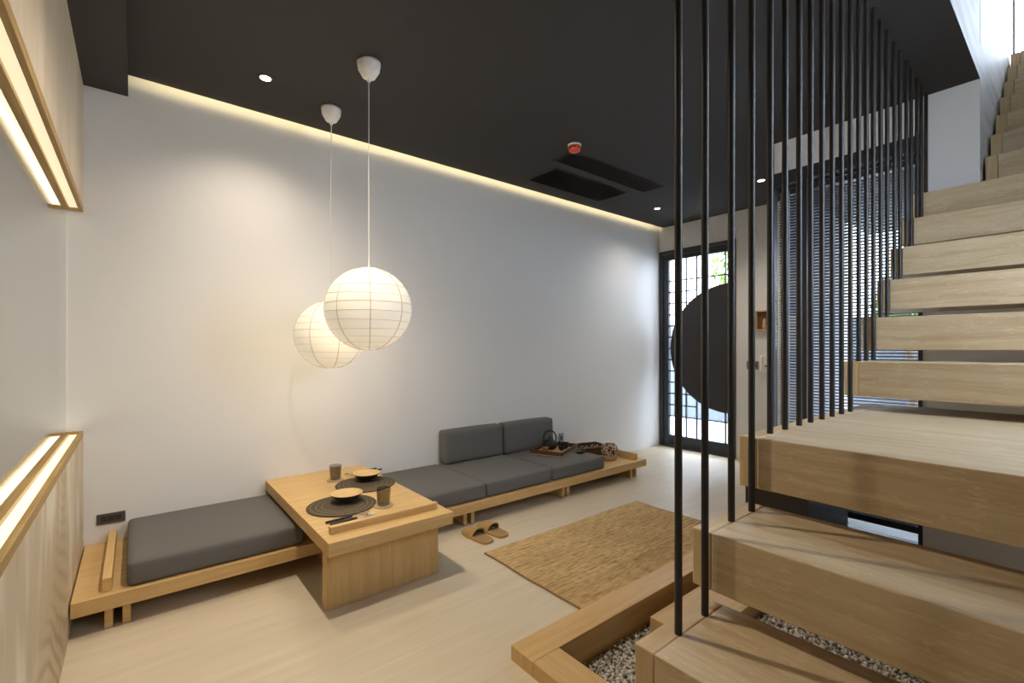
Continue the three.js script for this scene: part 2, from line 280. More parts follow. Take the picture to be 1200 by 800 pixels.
// ---------------------------------------------------------------- gravel bed, curb, plinth, black box
{
  const c = thing('gravel_bed_curb', 'L shaped oak curb edging the gravel bed under the stairs', 'curb');
  mesh('curb_board', bx(1.173, XW, -0.085, 0.06, 2.014, 2.148, { grain: 0, r: 0.004 }), M.oak, c);
  mesh('curb_board', bx(1.173, 1.312, -0.085, 0.06, 2.148, ZR, { grain: 2, r: 0.004 }), M.oak, c);
  const R = mulberry(5), sg = new THREE.IcosahedronGeometry(1, 0); { const p = sg.attributes.position; const seen = new Map(); for (let i = 0; i < p.count; i++) { const k = [p.getX(i), p.getY(i), p.getZ(i)].map(v => v.toFixed(3)).join(); if (!seen.has(k)) seen.set(k, 0.75 + R() * 0.5); const f = seen.get(k); p.setXYZ(i, p.getX(i) * f, p.getY(i) * f, p.getZ(i) * f); } sg.computeVertexNormals(); }
  const N = 42000, im = new THREE.InstancedMesh(sg, std({ color: 0xffffff, roughness: 0.85 }), N), m = new THREE.Matrix4(), q = new THREE.Quaternion(), e = new THREE.Euler(), col = new THREE.Color();
  for (let i = 0; i < N; i++) {
    const s = 0.0045 + R() * 0.0045; e.set(R() * 6.3, R() * 6.3, R() * 6.3); q.setFromEuler(e);
    m.compose(new THREE.Vector3(1.315 + R() * 2.44, -0.078 + R() * 0.012, 2.152 + R() * 1.88), q, new THREE.Vector3(s * (1 + R() * 0.5), s * 0.8, s)); im.setMatrixAt(i, m);
    const k = R(), b = k < 0.15 ? 0.15 : 0.45 + R() * 0.4; im.setColorAt(i, col.setRGB(b, b * 0.94, b * (0.80 + R() * 0.12)));
  }
  im.name = 'gravel'; shade(im); im.userData = { label: 'pale grey gravel filling the bed under the stairs', category: 'gravel', kind: 'stuff' }; scene.add(im);
  solo('low_plinth', bx(1.85, 3.70, -0.075, 0.01, 2.20, 2.45, { grain: 0, r: 0.004 }), M.oak, 'low oak plinth lying on the gravel beneath the stairs', 'plinth');
  const b = thing('low_cabinet', 'low black box cabinet standing below the stair landing', 'cabinet', [3.25, 0.01, 2.33]);
  mesh('body', bx(-0.35, 0.35, 0, 0.51, -0.17, 0.17, { r: 0.003, seg: 1 }), M.blackPlastic, b); mesh('top', bx(-0.355, 0.355, 0.51, 0.53, -0.175, 0.175, { r: 0.003, seg: 1 }), M.blackPlastic, b);
}

// ---------------------------------------------------------------- low benches, cushions, table
const BT = 0.162, BB = 0.097, BF = 0.755;
function bench(label, x0, x1, bars, legs) {
  const g = thing('low_bench', label, 'bench', [x0, 0, 0]);
  mesh('platform', bx(0, x1 - x0, BB, BT, 0.002, BF, { grain: 0, r: 0.003 }), M.oak, g);
  for (const x of bars) mesh('upstand', bx(x - x0, x - x0 + 0.034, BT, BT + 0.062, 0.004, 0.715, { grain: 2, r: 0.003 }), M.oak, g);
  for (const x of legs) mesh('leg', bx(x - x0 - 0.015, x - x0 + 0.015, 0, BB, 0.02, 0.715, { grain: 2, r: 0.003 }), M.oak, g);
  return g;
}
bench('short oak platform bench beside the streaked wall', XL + 0.006, 1.0, [-0.114], [-0.091, -0.029, 0.86]);
bench('long oak platform bench running toward the lattice door', 1.02, 3.905, [3.78], [1.81, 1.875, 2.79, 2.848, 3.72, 3.785]);
// padded cushion: rounded box with a soft crown on the faces
function cushionGeo(w, h, d, crown) {
  const g = new RoundedBoxGeometry(w, h, d, 6, 0.024), p = g.attributes.position;
  // finer grid so that the crown shows
  for (let i = 0; i < p.count; i++) { const x = p.getX(i) / (w / 2), z = p.getZ(i) / (d / 2), y = p.getY(i); if (y > 0) p.setY(i, y + crown * (1 - x * x) * (1 - z * z)); }
  return g;
}
function softBox(w, h, d, crown, r = 0.022) {   // superellipsoid-like cushion on a subdivided box
  const g = new THREE.BoxGeometry(w, h, d, 28, 10, 24), p = g.attributes.position, v = new THREE.Vector3();
  for (let i = 0; i < p.count; i++) {
    v.fromBufferAttribute(p, i);
    const ix = Math.max(-w / 2 + r, Math.min(w / 2 - r, v.x)), iy = Math.max(-h / 2 + r, Math.min(h / 2 - r, v.y)), iz = Math.max(-d / 2 + r, Math.min(d / 2 - r, v.z));
    const o = new THREE.Vector3(v.x - ix, v.y - iy, v.z - iz); if (o.length() > 1e-6) o.setLength(r); v.set(ix + o.x, iy + o.y, iz + o.z);
    const a = 1 - (v.x / (w / 2)) ** 2, b = 1 - (v.y / (h / 2)) ** 2, c = 1 - (v.z / (d / 2)) ** 2;
    if (v.y > 0) v.y += crown * Math.max(0, a) * Math.max(0, c) * 1; v.z += Math.sign(v.z) * crown * 0.35 * Math.max(0, a) * Math.max(0, b);
    p.setXYZ(i, v.x, v.y, v.z);
  }
  g.computeVertexNormals();
  const n = g.attributes.normal; // weld seams of the six faces by averaging equal positions
  const acc = new Map(); for (let i = 0; i < p.count; i++) { const k = [p.getX(i), p.getY(i), p.getZ(i)].map(q => q.toFixed(4)).join(); const s = acc.get(k) ?? acc.set(k, new THREE.Vector3()).get(k); s.add(v.fromBufferAttribute(n, i)); }
  for (let i = 0; i < p.count; i++) { const s = acc.get([p.getX(i), p.getY(i), p.getZ(i)].map(q => q.toFixed(4)).join()); v.copy(s).normalize(); n.setXYZ(i, v.x, v.y, v.z); }
  const uv = g.attributes.uv; for (let i = 0; i < p.count; i++) uv.setXY(i, p.getX(i) + p.getZ(i) * (Math.abs(n.getX(i)) > 0.7 ? 1 : 0), Math.abs(n.getY(i)) > 0.7 ? p.getZ(i) : p.getY(i));
  return g;
}
function seamLoop(w, d, y, r = 0.02) { const pts = [], s = [[1, 1], [-1, 1], [-1, -1], [1, -1]]; for (const [a, b] of s) { pts.push([a * (w / 2 - (a * b > 0 ? 0.003 : r)), y, b * (d / 2 - (a * b > 0 ? r : 0.003))]); pts.push([a * (w / 2 - (a * b > 0 ? r : 0.003)), y, b * (d / 2 - (a * b > 0 ? 0.003 : r))]); } return pts; }
function seatCushion(label, x0, x1, z0, z1) {
  const w = x1 - x0, d = z1 - z0, h = 0.114, g = thing('seat_cushion', label, 'cushion', [(x0 + x1) / 2, BT, (z0 + z1) / 2]);
  const b = softBox(w, h, d, 0.010); b.translate(0, h / 2, 0); mesh('pad', b, M.fabric, g);
  return g;
}
seatCushion('charcoal seat cushion on the short bench beside the streaked wall', -0.03, 0.735, 0.006, 0.735);
seatCushion('charcoal seat cushion next to the low table without a back cushion', 1.30, 1.984, 0.006, 0.735);
seatCushion('charcoal seat cushion in the middle of the long bench, nothing on it', 1.99, 2.642, 0.006, 0.735);
seatCushion('charcoal seat cushion carrying the teapot tray', 2.652, 3.305, 0.006, 0.735);
function backCushion(label, x0, x1) {
  const w = x1 - x0, h = 0.275, d = 0.125, g = thing('back_cushion', label, 'cushion', [(x0 + x1) / 2, 0.282, 0.07]);
  const b = softBox(w, h, d, 0.006, 0.024); b.translate(0, h / 2, 0);
  const p = b.attributes.position; for (let i = 0; i < p.count; i++) { const t = p.getY(i) / h; if (p.getZ(i) > 0) p.setZ(i, p.getZ(i) * (1.12 - 0.22 * t)); }
  mesh('pad', b, M.fabric, g);
}
backCushion('charcoal back cushion on the side toward the low table', 1.998, 2.61);
backCushion('charcoal back cushion behind the teapot tray', 2.625, 3.245);
{
  const t = thing('low_table', 'low oak table with a block pedestal set for two', 'table', [1.01, 0, 0]);
  mesh('table_top', bx(-0.33, 0.33, 0.300, 0.365, 0.004, 1.312, { grain: 0, r: 0.003 }), M.oak, t);
  mesh('ledge_strip', bx(-0.29, 0.288, 0.365, 0.40, 1.185, 1.218, { grain: 0, r: 0.002 }), M.oak, t);
  const p = mesh('pedestal_front', bx(-0.283, 0.283, 0, 0.3, 1.172, 1.2, { grain: 1, r: 0.002 }), M.oak, t);
  mesh('pedestal_side', bx(-0.303, -0.283, 0, 0.3, 1.135, 1.198, { grain: 1, r: 0.002 }), M.oak, t);
  mesh('pedestal_side', bx(0.283, 0.303, 0, 0.3, 1.135, 1.198, { grain: 1, r: 0.002 }), M.oak, t);
  mesh('pedestal_back', bx(-0.283, 0.283, 0, 0.3, 1.135, 1.155, { grain: 1 }), M.oak, t);
  mesh('rear_support', bx(-0.26, 0.26, 0.1625, 0.3, 0.03, 0.06, { grain: 0 }), M.oak, t);
}
const TT = 0.365;
// ---------------------------------------------------------------- table settings
{
  const matMap = tex(512, 512, (u, v) => {
    const x = u * 2 - 1, y = v * 2 - 1, r = Math.hypot(x, y), a = Math.atan2(y, x); const ring = Math.floor(r * 13), fr = (r * 13) % 1; const bead = Math.sin(a * Math.max(1, Math.round(ring * 9)) + ring) * 0.5 + 0.5;
    const lightRing = (ring === 9 || ring === 7 || ring === 11) && bead > 0.45; const k = Math.sin(fr * Math.PI); return lightRing ? [112 * k + 34, 98 * k + 30, 74 * k + 22] : [66 + 40 * k * bead, 57 + 34 * k * bead, 46 + 25 * k * bead];
  }, 1, 1);
  const matMat = std({ map: matMap, roughness: 0.95 });
  const pts = [[0.0001, 0], [0.183, 0], [0.186, 0.004]]; for (let k = 26; k >= 0; k--) { const r = 0.185 * k / 26; pts.push([Math.max(r, 0.0001), k % 2 ? 0.0075 : 0.0055]); }
  const mg = lathe(pts, 72); { const p = mg.attributes.position, uv = mg.attributes.uv; for (let i = 0; i < p.count; i++) uv.setXY(i, 0.5 + p.getX(i) / 0.374, 0.5 + p.getZ(i) / 0.374); }
  const glassGeo = lathe([[0.0001, 0.002], [0.030, 0.002], [0.034, 0.006], [0.040, 0.094], [0.0395, 0.095], [0.0375, 0.094], [0.032, 0.014], [0.0001, 0.011]], 40);
  const coasterGeo = lathe([[0.0001, 0], [0.053, 0], [0.054, 0.003], [0.052, 0.005], [0.0001, 0.005]], 40);
  const bowlGeoOut = lathe([[0.0001, 0.002], [0.034, 0], [0.038, 0.003], [0.062, 0.020], [0.088, 0.046], [0.0885, 0.0485]], 56), bowlGeoIn = lathe([[0.0885, 0.0485], [0.085, 0.0475], [0.062, 0.034], [0.03, 0.027], [0.0001, 0.026]], 56);
  { const p = bowlGeoIn.attributes.position, uv = bowlGeoIn.attributes.uv; for (let i = 0; i < p.count; i++) uv.setXY(i, p.getX(i), p.getZ(i)); }
  const handle = (() => { const g = new RoundedBoxGeometry(0.14, 0.010, 0.015, 2, 0.004); g.translate(-0.07, 0.006, 0); return g; })();
  const neck = (() => { const g = new RoundedBoxGeometry(0.05, 0.004, 0.006, 2, 0.0018); g.translate(0.022, 0.005, 0); return g; })();
  const spoonHead = (() => { const g = new THREE.SphereGeometry(1, 24, 12, 0, Math.PI * 2, Math.PI / 2, Math.PI / 2); g.scale(0.028, 0.008, 0.018); g.translate(0.07, 0.0085, 0); return g; })();
  const forkHead = (() => { const gs = [bx(0.044, 0.064, 0.003, 0.006, -0.010, 0.010, { r: 0.0014, seg: 1 })]; for (let k = 0; k < 4; k++) { const z = -0.0092 + k * 0.0055; gs.push(bx(0.062, 0.098, 0.0035, 0.0058, z, z + 0.0022)); } return join(gs); })();
  const setting = (tone, mat, bowl, glass, cut, dir, where) => {
    const G = 'place settings on the low table';
    const m = solo('placemat', mg, matMat, `round dark woven placemat ${where}`, 'placemat', [mat[0], TT + 0.0005, mat[1]]);
    const b = thing('bowl', `shallow wooden bowl with dark outside ${where}`, 'bowl', [bowl[0], TT + 0.0082, bowl[1]], dir * 0.2);
    mesh('outer_shell', bowlGeoOut, M.bowlOut, b); mesh('inner_face', bowlGeoIn, M.bowlIn, b);
    solo('coaster', coasterGeo, M.jute, `small round woven coaster under the glass ${where}`, 'coaster', [glass[0], TT + 0.0005, glass[1]]);
    const g = solo('drinking_glass', glassGeo, M.smoke, `smoky brown drinking glass ${where}`, 'glass', [glass[0], TT + 0.006, glass[1]]);
    cut.forEach(([x, z, a], k) => {
      const c = thing(k ? 'spoon' : 'fork', `${k ? 'spoon' : 'fork'} with a black handle ${where}`, k ? 'spoon' : 'fork', [x, TT + 0.001, z], a);
      mesh('handle', handle, M.blackPlastic, c); mesh('neck', neck, M.steel, c); mesh('head', k ? spoonHead : forkHead, M.steel, c);
    });
  };
  setting(0, [0.905, 0.835], [0.945, 0.795], [1.085, 0.985], [[0.885, 1.045, 0.10], [0.895, 1.09, 0.06]], 1, 'beside the ledge strip of the table');
  setting(1, [1.165, 0.52], [1.20, 0.45], [1.045, 0.30], [[1.235, 0.205, Math.PI + 0.05], [1.255, 0.245, Math.PI + 0.0]], -1, 'on the wall side of the table');
}

// ---------------------------------------------------------------- tea things on the long bench
const CT = 0.289;
function trayGeoParts(g, w, d, h, wall, mat, base) {
  mesh('base', bx(-w / 2, w / 2, 0, 0.008, -d / 2, d / 2, { grain: 0, r: 0.002, seg: 1 }), base, g);
  mesh('rim', bx(-w / 2, w / 2, 0.008, h, d / 2 - wall, d / 2, { r: 0.002, seg: 1 }), mat, g); mesh('rim', bx(-w / 2, w / 2, 0.008, h, -d / 2, -d / 2 + wall, { r: 0.002, seg: 1 }), mat, g);
  mesh('rim', bx(-w / 2, -w / 2 + wall, 0.008, h, -d / 2 + wall, d / 2 - wall, { grain: 2 }), mat, g); mesh('rim', bx(w / 2 - wall, w / 2, 0.008, h, -d / 2 + wall, d / 2 - wall, { grain: 2 }), mat, g);
}
{
  const t = thing('serving_tray', 'dark rimmed wooden tray with teapot on the cushion', 'tray', [3.06, CT - 0.002, 0.335], 0.42);
  trayGeoParts(t, 0.44, 0.31, 0.042, 0.012, M.walnut, M.trayWood);
  const p = thing('teapot', 'black iron teapot with a tall arched handle', 'teapot', [3.06, CT + 0.007, 0.27], -0.65);
  mesh('body', lathe([[0.0001, 0], [0.045, 0], [0.066, 0.02], [0.072, 0.042], [0.062, 0.068], [0.036, 0.082], [0.034, 0.086], [0.0001, 0.086]], 40), M.iron, p);
  const lid = mesh('lid', lathe([[0.036, 0.083], [0.034, 0.090], [0.012, 0.096], [0.0001, 0.097]], 32), M.iron, p); mesh('knob', lathe([[0.004, 0.095], [0.006, 0.102], [0.010, 0.108], [0.007, 0.114], [0.0001, 0.115]], 20), M.iron, lid);
  mesh('spout', tube([[0.06, 0.035, 0], [0.085, 0.048, 0], [0.098, 0.07, 0]], 0.011, 16, 10), M.iron, p);
  mesh('handle', tube([[-0.056, 0.068, 0], [-0.058, 0.12, 0], [-0.035, 0.16, 0], [0, 0.172, 0], [0.035, 0.16, 0], [0.058, 0.12, 0], [0.056, 0.068, 0]], 0.006, 40, 8), M.iron, p);
  const cup = (label, x, y, z, mat, s = 1) => { const c = thing('tea_cup', label, 'cup', [x, y, z]); const g = lathe([[0.0001, 0], [0.02 * s, 0], [0.033 * s, 0.02 * s], [0.037 * s, 0.05 * s], [0.0345 * s, 0.05 * s], [0.030 * s, 0.022 * s], [0.0001, 0.006 * s]], 32); mesh('cup_body', g, mat, c); return c; };
  cup('black tea cup beside the iron teapot near the tray rim', 3.185, CT + 0.007, 0.345, M.iron, 1.1);
  cup('small black tea cup right in front of the iron teapot', 3.10, CT + 0.007, 0.385, M.iron, 0.8);
  cup('brown tea cup in the tray corner toward the low table', 2.945, CT + 0.007, 0.33, std({ color: rgb(0.30, 0.13, 0.06), roughness: 0.5 }), 0.85);
  const s = thing('small_dish', 'oval dark dish lying on the cushion beside the tray', 'dish', [3.215, CT - 0.006, 0.52], 0.35); const dg = lathe([[0.0001, 0], [0.05, 0.002], [0.062, 0.016], [0.059, 0.017], [0.045, 0.007], [0.0001, 0.005]], 32); dg.scale(1.15, 1, 0.7); mesh('dish_body', dg, M.iron, s);
  // second tray with rolled cloths at the bench end
  const t2 = thing('bamboo_tray', 'narrow brown tray holding cups behind the patterned jar', 'tray', [3.60, BT + 0.001, 0.24], -0.25);
  trayGeoParts(t2, 0.42, 0.26, 0.09, 0.014, M.walnut, M.trayWood);
  const pot = std({ map: tex(128, 64, (u, v) => { const q = Math.sin(u * 40 + Math.sin(v * 20) * 2) * Math.sin(v * 26 + u * 9); return q > 0.15 ? [196, 184, 164] : [70, 52, 40]; }, 1, 1), roughness: 0.6 });
  [[3.46, 0.215, 'next to the cushion with the teapot'], [3.58, 0.25, 'in the middle of the narrow tray'], [3.71, 0.275, 'in the narrow tray behind the jar']].forEach(([x, z, w]) => cup('mottled brown and white tea cup ' + w, x, BT + 0.0095, z, pot, 1.4));
  const j = thing('patterned_jar', 'round jar with brown and white pattern on a pale base', 'jar', [3.60, BT, 0.545]);
  mesh('base', lathe([[0.0001, 0], [0.062, 0], [0.070, 0.012], [0.070, 0.042], [0.064, 0.048], [0.0001, 0.048]], 40), std({ color: rgb(0.42, 0.28, 0.18), roughness: 0.6 }), j);
  mesh('body', lathe([[0.066, 0.047], [0.080, 0.075], [0.082, 0.105], [0.072, 0.140], [0.056, 0.155], [0.052, 0.154], [0.06, 0.13], [0.0001, 0.12]], 40), std({ map: tex(256, 128, (u, v) => { const n1 = Math.sin(u * 75 + Math.sin(v * 17) * 2.2), n2 = Math.sin(v * 31 + Math.sin(u * 44) * 1.6); return n1 * n2 > 0.12 ? [214, 200, 178] : n1 > 0.5 ? [150, 92, 50] : [64, 40, 26]; }, 1, 1), roughness: 0.5 }), j);
}
// ---------------------------------------------------------------- wall outlets, switches, picture
{
  const o = thing('wall_outlet', 'grey wall outlet plate above the short bench', 'outlet', [-0.104, 0.293, 0]);
  mesh('plate', bx(-0.062, 0.062, -0.029, 0.029, 0.0005, 0.008, { r: 0.002, seg: 1 }), M.greyPlate, o);
  for (const x of [-0.03, 0, 0.03]) { const s = mesh('socket', bx(x - 0.013, x + 0.013, -0.014, 0.014, 0.008, 0.0095), M.blackPlastic, o); for (const q of [-0.005, 0.005]) mesh('slot', bx(x + q - 0.0012, x + q + 0.0012, -0.006, 0.006, 0.0095, 0.0099), M.greyPlate, s); }
  const o2 = thing('wall_outlet', 'small grey outlet plate behind the teapot', 'outlet', [3.475, 0.31, 0]); mesh('plate', bx(-0.035, 0.035, -0.05, 0.05, 0.0005, 0.008, { r: 0.002, seg: 1 }), std({ color: rgb(0.32, 0.32, 0.33), roughness: 0.4 }), o2); mesh('socket', bx(-0.018, 0.018, -0.02, 0.02, 0.008, 0.0095), M.greyPlate, o2);
  const f = thing('picture_frame', 'small square wooden frame on the end wall', 'picture', [XD, 1.55, 1.285]);
  for (const [a, b, c, d] of [[-0.11, -0.095, -0.075, 0.075], [0.095, 0.11, -0.075, 0.075]]) mesh('frame_bar', bx(-0.05, -0.0005, a, b, c, d, { grain: 2, r: 0.002, seg: 1 }), M.oak, f);
  for (const z of [[-0.075, -0.06], [0.06, 0.075]]) mesh('frame_bar', bx(-0.05, -0.0005, -0.095, 0.095, z[0], z[1], { grain: 1 }), M.oak, f);
  mesh('back_panel', bx(-0.012, -0.001, -0.095, 0.095, -0.06, 0.06, { grain: 1 }), std({ color: rgb(0.16, 0.07, 0.03), roughness: 0.7 }), f);
  const fig = mesh('ornament', lathe([[0.0001, 0], [0.018, 0.002], [0.022, 0.03], [0.014, 0.06], [0.018, 0.085], [0.011, 0.108], [0.0001, 0.112]], 20), std({ color: rgb(0.55, 0.36, 0.25), roughness: 0.6 }), f); fig.position.set(-0.032, -0.095, 0.02);
  const sw = thing('wall_switch', 'grey double switch plate beside the white intercom on the end wall', 'switch', [XD, 1.065, 1.17]); mesh('plate', bx(-0.008, -0.0005, -0.045, 0.045, -0.065, 0.065, { r: 0.002, seg: 1 }), std({ color: rgb(0.22, 0.20, 0.19), roughness: 0.4 }), sw); for (const z of [-0.03, 0.03]) mesh('rocker', bx(-0.011, -0.008, -0.025, 0.025, z - 0.02, z + 0.02, { r: 0.001, seg: 1 }), M.greyPlate, sw);
  const s2 = thing('intercom', 'white intercom handset unit under the small picture', 'intercom', [XD, 1.08, 1.30]); mesh('body', bx(-0.03, -0.0005, -0.09, 0.09, -0.045, 0.045, { r: 0.004, seg: 1 }), M.whitePlastic, s2); mesh('handset', bx(-0.055, -0.03, -0.08, 0.08, -0.04, -0.008, { r: 0.006, seg: 2 }), M.whitePlastic, s2); mesh('button', bx(-0.033, -0.03, -0.03, -0.01, 0.01, 0.03, { r: 0.001, seg: 1 }), M.greyPlate, s2);
}
// ---------------------------------------------------------------- slippers and rug
function slipper(label, x, z, turn, side) {
  const g = thing('slipper', label, 'slipper', [x, 0, z], turn);
  const L = 0.27, prof = (t) => 0.040 + 0.010 * Math.sin(t * Math.PI) + (t < 0.45 ? 0.004 : -0.002) * Math.sin(t * Math.PI);
  const pts = []; const n = 28; const hw = (t) => { const e = 0.11; const cap = t < e ? Math.sqrt(1 - ((e - t) / e) ** 2) : t > 1 - e ? Math.sqrt(1 - ((t - 1 + e) / e) ** 2) : 1; return prof(t) * cap; };
  for (let i = 0; i <= n; i++) { const t = i / n; pts.push(new THREE.Vector2(hw(t), (t - 0.5) * L)); } for (let i = n; i >= 0; i--) { const t = i / n; pts.push(new THREE.Vector2(-hw(t), (t - 0.5) * L)); }
  const sg = new THREE.ExtrudeGeometry(new THREE.Shape(pts), { depth: 0.012, bevelEnabled: true, bevelSize: 0.003, bevelThickness: 0.004, bevelSegments: 2 }); sg.rotateX(Math.PI / 2); sg.translate(0, 0.0162, 0);
  mesh('sole', sg, M.slipper, g);
  const ins = new THREE.ExtrudeGeometry(new THREE.Shape(pts.map(p => new THREE.Vector2(p.x * 0.86, p.y * 0.93))), { depth: 0.002, bevelEnabled: false }); ins.rotateX(Math.PI / 2); ins.translate(0, 0.0222, 0); mesh('insole', ins, M.slipperDark, g);
  // strap over the toe half (toe at -z)
  const P = [], I = [], nu = 18, nv = 14; for (let layer = 0; layer < 2; layer++) for (let j = 0; j <= nv; j++) for (let i = 0; i <= nu; i++) { const t = 0.10 + 0.44 * j / nv + (0.05 * Math.sin(i / nu * Math.PI)) * (j / nv), a = Math.PI * i / nu; const w = hw(t) + 0.003 - layer * 0.004, h = (0.028 + 0.030 * Math.sin(j / nv * 1.5)) - layer * 0.004; P.push(-Math.cos(a) * w, 0.012 + Math.sin(a) ** 0.7 * h, (t - 0.5) * L); }
  const st = (nu + 1) * (nv + 1); for (let layer = 0; layer < 2; layer++) for (let j = 0; j < nv; j++) for (let i = 0; i < nu; i++) { const a = layer * st + j * (nu + 1) + i, b = a + 1, c = a + nu + 1, d = c + 1; if (layer) I.push(a, b, c, b, d, c); else I.push(a, c, b, b, c, d); }
  for (let i = 0; i < nu; i++) for (const j of [0, nv]) { const a = j * (nu + 1) + i, b = a + 1, c = a + st, d = b + st; I.push(a, b, c, b, d, c); }
  const sgeo = new THREE.BufferGeometry(); sgeo.setAttribute('position', new THREE.Float32BufferAttribute(P, 3)); sgeo.setAttribute('uv', new THREE.Float32BufferAttribute(P.flatMap((v, i) => i % 3 === 0 ? [P[i], P[i + 2]] : []), 2)); sgeo.setIndex(I); sgeo.computeVertexNormals();
  mesh('strap', sgeo, M.slipper, g);
}
slipper('tan woven slipper on the side toward the low table', 1.755, 0.94, 0.05);
slipper('tan woven slipper on the side toward the jute rug', 1.888, 0.925, 0.10);
{
  const r = thing('jute_rug', 'flat woven jute rug against the oak curb', 'rug', [2.405, 0, 1.590]);
  const w = 1.51, d = 0.84, nx = 60, nz = 40, pg = new THREE.BoxGeometry(w, 0.009, d, nx, 1, nz), p = pg.attributes.position, R = noiseMaker(9);
  for (let i = 0; i < p.count; i++) { const x = p.getX(i), z = p.getZ(i), e = R(x * 9 + 50, z * 9 + 50, 256, 256) - 0.5; if (Math.abs(z) > d / 2 - 1e-4 && z < 0) p.setZ(i, z + e * 0.010); if (Math.abs(x) > w / 2 - 1e-4) p.setX(i, x + e * 0.012); if (p.getY(i) > 0) p.setY(i, p.getY(i) + e * 0.0015); }
  pg.computeVertexNormals(); const g2 = metreUV(pg, 0, 0); g2.translate(0, 0.0046, 0); mesh('weave', g2, M.rug, r);
  for (const s of [-1, 1]) { const pts = []; for (let k = 0; k <= 24; k++) { const z = -d / 2 + d * k / 24, e = R(s * w / 2 * 9 + 50, z * 9 + 50, 256, 256) - 0.5; pts.push([s * w / 2 + e * 0.012, 0.0055, z]); } mesh('bound_edge', tube(pts, 0.0055, 60, 6), M.rugEdge, r); }
}
// ---------------------------------------------------------------- pendant lamps
function pendant(label, x, z, cy, R) {
  const g = thing('pendant_lamp', label, 'lamp', [x, 0, z]);
  mesh('ceiling_cup', lathe([[0.0001, CEIL - 0.095], [0.012, CEIL - 0.095], [0.034, CEIL - 0.083], [0.056, CEIL - 0.045], [0.062, CEIL - 0.012], [0.062, CEIL - 0.0005], [0.0001, CEIL - 0.0005]], 36), M.whitePlastic, g);
  const c = mesh('cable', cyl(0.0028, 0.0028, CEIL - 0.09 - (cy + R * 0.97), 8), M.cord, g); c.position.y = (CEIL - 0.09 + cy + R * 0.97) / 2;
  mesh('cable_grip', lathe([[0.004, CEIL - 0.108], [0.009, CEIL - 0.106], [0.010, CEIL - 0.094], [0.0001, CEIL - 0.094]], 16), M.whitePlastic, g);
  // paper globe: straight paper between wire hoops, slightly drawn in at the hoops
  const N = 13, prof = [], hoops = []; const top = 0.20;
  for (let k = 0; k <= N; k++) { const a = top + (Math.PI - 2 * top) * k / N, r = R * Math.sin(a), y = -R * 0.985 * Math.cos(a); prof.push([r, y]); hoops.push([r, y]); if (k < N) { const b = top + (Math.PI - 2 * top) * (k + 0.5) / N; prof.push([R * Math.sin(b) * 0.994, -R * 0.985 * Math.cos(b) * 0.994]); } }
  const shadeMesh = mesh('paper_globe', lathe(prof, 64), M.paper, g); shadeMesh.position.y = cy; shadeMesh.userData.label = 'glowing white paper globe';
  const rr = mulberry(Math.round(x * 100 + z * 10));
  hoops.forEach(([r, y], k) => { const h = mesh('wire_hoop', new THREE.TorusGeometry(r + 0.0004, 0.0011, 6, 72), M.wire, shadeMesh); h.rotation.x = Math.PI / 2 + (rr() - 0.5) * 0.05; h.rotation.y = (rr() - 0.5) * 0.04; h.position.y = y; });
  for (let k = 0; k < 8; k++) { const a = k * Math.PI / 4 + (z > 0.7 ? 0.35 : 0.1), pts = []; for (let i = 0; i <= 24; i++) { const t = top + (Math.PI - 2 * top) * i / 24; pts.push([R * 0.996 * Math.sin(t) * Math.cos(a), -R * 0.985 * Math.cos(t), R * 0.996 * Math.sin(t) * Math.sin(a)]); } mesh('paper_seam', tube(pts, 0.0019, 48, 6), M.wire, shadeMesh); }
  const P = new THREE.PointLight(new THREE.Color().setRGB(1, 0.85, 0.62), PENDANT_CD); P.position.set(x, cy, z); P.shadow.radius = 10; P.castShadow = true; scene.add(P); P.name = 'pendant_light';
}
pendant('paper globe pendant hung higher, over the ledge strip side of the table', 0.985, 1.022, 1.463, 0.227);
pendant('paper globe pendant hanging nearer the long wall, lower than the other', 0.985, 0.40, 1.338, 0.222);
// ---------------------------------------------------------------- ceiling fittings
function downlight(x, z, cd, label) {
  const g = thing('downlight', label, 'downlight', [x, CEIL, z]);
  mesh('trim_ring', lathe([[0.030, -0.0005], [0.030, -0.004], [0.042, -0.005], [0.045, -0.0005]], 32), M.ceiling, g);
  const l = mesh('lamp_face', cyl(0.029, 0.029, 0.003, 28), M.lamp, g); l.position.y = -0.003; l.userData.label = 'glowing round lamp face';
  const s = new THREE.SpotLight(WARM, cd, 0, 1.15, 1.0, 2); s.position.set(x, CEIL - 0.02, z); s.target.position.set(x, 0, z); s.castShadow = true; s.shadow.radius = 1.5; scene.add(s); scene.add(s.target); s.name = 'downlight_beam'; s.target.name = 'downlight_aim';
}
downlight(0.581, 0.51, 2.3, 'small recessed downlight near the streaked wall and long wall');
downlight(0.581, 1.59, 6.6, 'small recessed downlight near the streaked wall, over the open floor');
downlight(4.49, 0.49, 1.2, 'small recessed downlight between the air grilles and the lattice door');
downlight(4.485, 1.59, 2.5, 'small recessed downlight close to the tall blind covered window');
